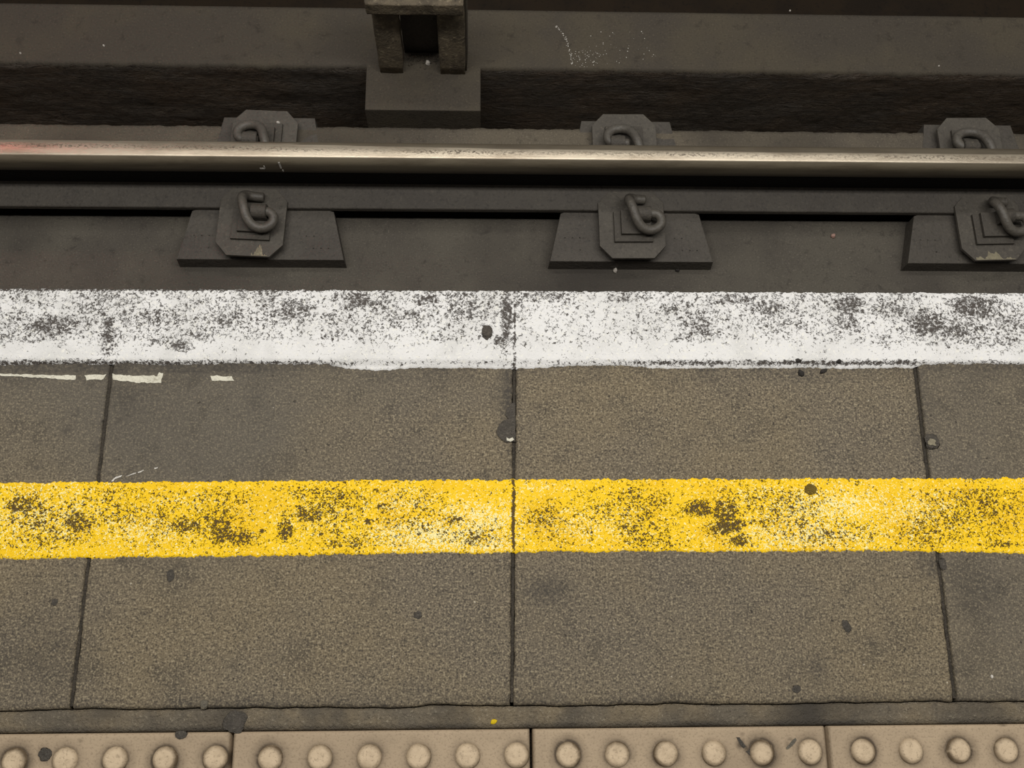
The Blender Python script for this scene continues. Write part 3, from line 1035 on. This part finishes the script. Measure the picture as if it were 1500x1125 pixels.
def insulator(label, loc, rz, skirt):
    root = thing('insulator_plate', label, 'plate', loc, rz, 'octagonal plates under the clips')
    bm = bmesh.new()
    prism(bm, octagon(0.0795, 0.0885, 0.0290), 0, 0.0080, 0.0016, 2)
    o = bm_link('octagonal_plate', bm, M['iron_pale'], root)
    bm = bmesh.new()
    box(bm, -0.0440, 0.0480, -0.0490, 0.0300, 0.0078, 0.0165, 0.0014, 2)
    bm_link('stepped_pad', bm, M['pad'], root)
    bm = bmesh.new()
    box(bm, -0.0280, 0.0430, -0.0330, 0.0300, 0.0163, 0.0265, 0.0020, 2)
    p = bm_link('raised_pad', bm, M['pad'], root)
    # cast housing that the clip's centre leg slides into
    bm = bmesh.new()
    pts = [(0.0000, 0.0)] + [(-0.0 + 0.034 * k / 10, 0) for k in range(0)]
    prof_ = [(-0.0180, 0.0)] + [(0.0180 * -math.cos(math.radians(a)), 0.0150 + 0.0180 * math.sin(math.radians(a))) for a in range(0, 181, 15)] + [(0.0180, 0.0)]
    A = [bm.verts.new((0.006, 0.0120 + y, 0.0255 + z)) for y, z in prof_]
    B = [bm.verts.new((0.041, 0.0120 + y, 0.0255 + z)) for y, z in prof_]
    n = len(prof_)
    for k in range(n):
        bm.faces.new((A[k], A[(k + 1) % n], B[(k + 1) % n], B[k]))
    bm.faces.new(A); bm.faces.new(list(reversed(B)))
    bmesh.ops.bevel(bm, geom=[e for e in bm.edges if abs(e.verts[0].co.x - e.verts[1].co.x) < 1e-5], offset=0.0012, segments=2, affect='EDGES')
    bm_link('clip_housing', bm, M['pad'], root)
    return root


CLIP = [(0.010, 0.0120, 0.0405), (0.042, 0.0120, 0.0405), (0.054, 0.0095, 0.0405), (0.0620, -0.001, 0.0395), (0.0600, -0.0160, 0.0385), (0.046, -0.0270, 0.0375), (0.028, -0.0290, 0.0390),
        (0.012, -0.0220, 0.0450), (0.001, -0.0070, 0.0530), (-0.006, 0.0130, 0.0580), (-0.0120, 0.0330, 0.0550), (-0.0140, 0.0480, 0.0440), (-0.0090, 0.0570, 0.0315), (0.002, 0.0590, 0.0235), (0.014, 0.0590, 0.0205), (0.030, 0.0590, 0.0195)]


def clip(label, loc, rz, dx=0.0, toe=0.0):
    bm = bmesh.new()
    pts = [(x + dx, y, z) for x, y, z in CLIP]
    if toe:
        pts = pts[:-1] + [(pts[-1][0] + toe, pts[-1][1], pts[-1][2])]
    tube(bm, catmull(pts, 8), 0.0113, 16)
    root = thing('rail_clip', label, 'clip', loc, rz, 'sprung steel clips holding the rail')
    bm_link('spring_bar', bm, M['clip'], root, (0, 0, 0), 0, True)
    return root


rr = math.radians
for i, (c, a, lab) in enumerate(zip(NEARC, (-2.5, 0.5, 1.5), ('left', 'middle', 'right'))):
    w = ['chipped octagonal plate on the platform side of the rail, leftmost', 'octagonal plate on the platform side of the rail, middle of its row', 'octagonal plate on the platform side of the rail, rightmost with pale worn edge'][i]
    pl = insulator(w, (c, NY, OT - 0.0080), rr(a), 0)
    if i == 2:
        worn_edge(pl, -0.049, 0.048, 0.024, 4)
    if i == 0:
        worn_edge(pl, 0.008, 0.046, 0.030, 9)
    w = ['sooty bent-bar clip on the platform side of the rail, leftmost of its row', 'sooty bent-bar clip on the platform side of the rail, middle of its row', 'sooty bent-bar clip on the platform side of the rail, cut by the right edge'][i]
    clip(w, (c, NY, OT - 0.0080), rr(a), (-0.004, 0.004, 0.014)[i])
for i, (c, a) in enumerate(zip(FARC, (178, 180.5, 181))):
    w = ['octagonal plate behind the rail, leftmost, with a bright white scrap on it', 'octagonal plate behind the rail, middle of its row', 'octagonal plate behind the rail, rightmost'][i]
    insulator(w, (c, FY, OT - 0.0080), rr(a), 0)
    w = ['bent-bar clip showing behind the rail, leftmost of its row', 'bent-bar clip showing behind the rail, middle of its row', 'bent-bar clip showing behind the rail, rightmost of its row'][i]
    clip(w, (c, FY, OT - 0.0080), rr(a), (-0.006, -0.016, -0.012)[i])


# ------------------------------------------------------------------ litter, gum and grit
def lump(name, label, cat, px, py, z, w, d, h, mat, seed, group=None, rz=0.0, flat=0.6):
    """small irregular lump w x d metres, h high, resting at height z"""
    X, Y = at(px, py, z)
    bm = bmesh.new()
    bmesh.ops.create_icosphere(bm, subdivisions=4 if flat > .7 else 3, radius=1)
    for v in bm.verts:
        p = v.co.copy()
        k = 1 + 0.28 * mnoise.noise(p * 1.4 + Vector((seed, 0, 0))) + 0.10 * mnoise.noise(p * 4 + Vector((0, seed, 0)))
        q = p * k
        zz = max(q.z, 0) ** (1 - flat * 0.6) if q.z > 0 else 0
        v.co = Vector((q.x * w / 2, q.y * d / 2, min(zz, 1.1) * h))
    bmesh.ops.remove_doubles(bm, verts=bm.verts, dist=1e-6)
    o = bm_link(name, bm, mat, None, (X, Y, z), rz, True)
    return tag(o, label, cat, group)


G = 'old chewing gum on the platform'
lump('chewing_gum', 'dark oval of trodden gum on the white edge line', 'chewing gum', 713, 487, RISE + .0014, .016, .021, .004, M['gum'], 1, G, flat=.8)
gm = tag(flat_patch('chewing_gum', [(755, 590), (748, 592), (742, 600), (741, 608), (745, 614), (737, 617), (731, 623), (728, 631), (729, 638), (734, 644), (741, 648), (755, 647)], M['gum'], None, 0, .0022, .6),
         'dark grey smeared gum beside the middle joint', 'chewing gum', G)
gl_ = flat_patch('pale_lip', [(742, 641), (746, 643), (751, 641), (753, 644), (748, 647), (742, 645)], M['cream'], gm, 0.0022, .0006, .3)  # highlight on the gum's lower edge, painted as a pale patch
gp = lump('chewing_gum', 'pale-centred gum lump by the right-hand joint', 'chewing gum', 1365, 647, 0, .023, .024, .0035, M['gum'], 3, G, flat=.8)
pc = flat_patch('pale_centre', [(1359, 647), (1362, 643), (1367, 643), (1371, 646), (1369, 650), (1372, 653), (1366, 652), (1360, 651)], M['worn'], None, 0.0036, .0006, .5)
pc.location = Vector(pc.location) - Vector(gp.location)
pc.parent = gp
pc['label'] = 'pale centre'
lump('chewing_gum', 'dirty ring of gum on top of the yellow line', 'chewing gum', 1187, 717, .0014, .017, .016, .003, M['gum_yellow'], 4, G, flat=.8)
lump('chewing_gum', 'large round dark gum disc on the mortar strip', 'chewing gum', 345, 1057, -.0012, .030, .030, .0022, M['gum'], 5, G, flat=.9)
lump('chewing_gum', 'small dark gum disc at the rear edge of the left tile', 'chewing gum', 265, 1076, 0, .016, .011, .0012, M['gum'], 6, G, flat=.9)
lump('chewing_gum', 'flat grey gum oval just below the yellow line at left', 'chewing gum', 250, 843, 0, .010, .018, .0007, M['gum'], 7, G, flat=.9)
lump('chewing_gum', 'small dark gum spot on the slab left of the middle joint', 'chewing gum', 612, 901, 0, .011, .010, .0007, M['gum'], 8, G, flat=.9)
lump('chewing_gum', 'dark gum spot on the right-hand speckled slab', 'chewing gum', 1240, 917, 0, .011, .018, .0007, M['gum'], 9, G, rz=.4, flat=.9)
lump('chewing_gum', 'small brown gum spot near the lower left joint', 'chewing gum', 80, 882, 0, .008, .010, .0007, M['gum'], 10, G, flat=.9)
lump('chewing_gum', 'dark gum spot at the foot of the right-hand speckled slab', 'chewing gum', 1167, 1009, 0, .012, .010, .0007, M['gum'], 11, G, flat=.9)
lump('chewing_gum', 'flattened gum crumb where mortar strip meets the left slab', 'chewing gum', 299, 1032, -.001, .012, .014, .003, M['gum_pale'], 12, G, flat=.7)
lump('chewing_gum', 'dark blot of gum between the first two studs at left', 'chewing gum', 66, 1105, 0, .016, .018, .0009, M['gum'], 13, G, flat=.9)
lump('chewing_gum', 'dark gum wedge under the yellow line at the right-hand joint', 'chewing gum', 1381, 826, 0, .010, .018, .0012, M['gum'], 14, G, flat=.9)

G = 'black grit crumbs by the white line'
lump('grit_crumb', 'black grit crumb on the white lip, left of the upper pair', 'grit', 1169, 529, .003, .011, .007, .005, M['grit'], 21, G)
lump('grit_crumb', 'black grit crumb on the white lip, right of the upper pair', 'grit', 1228, 530, .003, .008, .008, .005, M['grit'], 22, G)
lump('grit_crumb', 'curled black grit crumb on the slab, left of the lower pair', 'grit', 1173, 547, 0, .008, .011, .004, M['grit'], 23, G, rz=.5)
lump('grit_crumb', 'long black grit crumb on the slab, right of the lower pair', 'grit', 1206, 544, 0, .013, .006, .004, M['grit'], 24, G, rz=.5)

lump('paint_chip', 'tiny bright yellow paint chip on the mortar strip', 'paint chip', 723, 1057, -.0012, .009, .006, .002, M['yellow_chip'], 30, rz=.4)
G = 'small stones lying on the track'
lump('pebble', 'white pebble in front of the middle baseplate', 'pebble', 901, 397, ZB, .010, .013, .011, M['stone'], 31, G, flat=.2)
lump('pebble', 'white pebble between the two bracket legs', 'pebble', 627, 93, PT + .0009, .013, .014, .011, M['stone'], 32, G, flat=.2)
lump('pebble', 'pinkish pebble on the track bed right of the middle baseplate', 'pebble', 1220, 346, ZB, .011, .012, .009, M['pinkstone'], 33, G, flat=.2)
lump('pebble', 'white sliver under the left baseplate front edge', 'pebble', 344, 388, ZB, .014, .005, .003, M['stone'], 34, G, rz=-.5, flat=.4)
lump('pebble', 'dark pebble at the right front foot of the middle baseplate', 'pebble', 992, 396, ZB, .013, .010, .006, M['grit'], 35, G, flat=.4)
lump('pebble', 'bright speck of stone at the far rim of the plinth', 'pebble', 1157, 16, PT, .005, .005, .004, M['stone'], 36, G, flat=.3)
lump('pebble', 'tiny pale stone near the plinth front at right', 'pebble', 1375, 97, PT, .005, .005, .004, M['stone'], 37, G, flat=.3)
lump('pebble', 'tiny pale stone on the left part of the plinth', 'pebble', 152, 67, PT, .005, .005, .004, M['stone'], 38, G, flat=.3)
lump('pebble', 'pale crumb at the left end of the plinth rim', 'pebble', 30, 78, PT, .005, .004, .004, M['stone'], 39, G, flat=.3)
lump('paint_scrap', 'bright white scrap caught on the left plate behind the rail', 'scrap', 408, 181, OT, .010, .008, .010, M['stone'], 40, flat=.3)
lump('stone_chip', 'tiny white stone chip on the far right slab', 'stone chip', 1453, 991, 0, .004, .005, .002, M['stone'], 41, flat=.4)

for pts in ([(1078, 1080), (1083, 1080), (1087, 1086), (1093, 1093), (1090, 1096), (1084, 1091)], [(1092, 1101), (1098, 1097), (1107, 1096), (1110, 1099), (1106, 1104), (1098, 1106)], [(1151, 1096), (1158, 1087), (1165, 1081), (1167, 1084), (1161, 1092), (1154, 1098)]):
    p = flat_patch('grime_smear', pts, M['gum'] if pts[0][0] < 1150 else M['gum_pale'], None, 0, .0008, .5)
    p.parent = tiles[2]
    p.location = p.location - tiles[2].location
    p['label'] = 'black smear' if pts[0][0] < 1150 else 'faint brown smear'

# pale crumbs trailing over the plinth to the right of the bracket
rnd = random.Random(5)
bm = bmesh.new()
for k in range(150):
    if k < 60:
        f = rnd.random()
        px, py = interp([(0, 815), (.3, 828), (.7, 836), (1, 838)], f) + rnd.gauss(0, 1.0), 38 + 56 * f
    elif k < 110:
        px, py = rnd.gauss(858, 12), min(98, rnd.gauss(84, 7))
    else:
        px, py = rnd.uniform(860, 960), rnd.uniform(45, 98)
    X, Y = at(px, py, PT)
    r = rnd.uniform(.0006, .0015) * (1.3 if k % 9 == 0 else 1)
    m = bmesh.ops.create_icosphere(bm, subdivisions=1, radius=r)
    for v in m['verts']:
        v.co = Vector((v.co.x, v.co.y, v.co.z * .6)) + Vector((X, Y, PT + .0006))
o = bm_link('pale_crumbs', bm, M['scuff'])
tag(o, 'trail of tiny pale crumbs across the plinth top', 'crumbs')
o['kind'] = 'stuff'

# fine rubble on the plinth between the bracket legs
rnd = random.Random(11)
bm = bmesh.new()
for k in range(70):
    x = rnd.uniform(-0.185, -0.100)
    y = 1.574 - abs(rnd.gauss(0, 0.018))
    r = rnd.uniform(.0012, .0035)
    m = bmesh.ops.create_icosphere(bm, subdivisions=1, radius=r)
    for v in m['verts']:
        v.co = Vector((v.co.x * rnd.uniform(.7, 1.3), v.co.y * rnd.uniform(.7, 1.3), v.co.z * .8)) + Vector((x, y, PT + 0.0009 + r * .6))
o = bm_link('fine_rubble', bm, M['plinth'])
tag(o, 'sprinkle of fine rubble between the bracket legs', 'rubble')
o['kind'] = 'stuff'

# ------------------------------------------------------------------ light of the station
W = bpy.data.worlds.new('station_ambient')
SC.world = W
W.use_nodes = True
bg = W.node_tree.nodes['Background']
bg.inputs[0].default_value = (1.0, 0.968, 0.92, 1)
bg.inputs[1].default_value = 0.16


def lamp(name, loc, sx, sy, power, color, target):
    d = bpy.data.lights.new(name, 'AREA')
    d.shape = 'RECTANGLE'
    d.size, d.size_y = sx, sy
    d.energy = power
    d.color = color
    o = bpy.data.objects.new(name, d)
    COL.objects.link(o)
    o.location = loc
    o.rotation_euler = (Vector(target) - Vector(loc)).to_track_quat('-Z', 'Y').to_euler()
    return o


lamp('track_edge_tube_light', (0.2, 0.75, 2.6), 4.5, 0.30, 78, (1.0, 0.972, 0.928), (0.2, 0.75, 0.0))
lamp('track_far_tube_light', (0.2, 2.3, 2.9), 4.5, 0.30, 30, (1.0, 0.968, 0.92), (0.2, 1.2, -0.7))
lamp('red_signal_light', (-2.50, 2.44, 1.45), 0.20, 0.20, 0.26, (1.0, 0.10, 0.12), (-1.25, 1.17, -0.65)).data.spread = math.radians(40)  # unseen red lamp added for the red reflection at the rail's left end

SC.view_settings.view_transform = 'Standard'
SC.view_settings.look = 'None'
SC.view_settings.exposure = 0.0
SC.view_settings.gamma = 1.0
SC.view_settings.use_curve_mapping = False
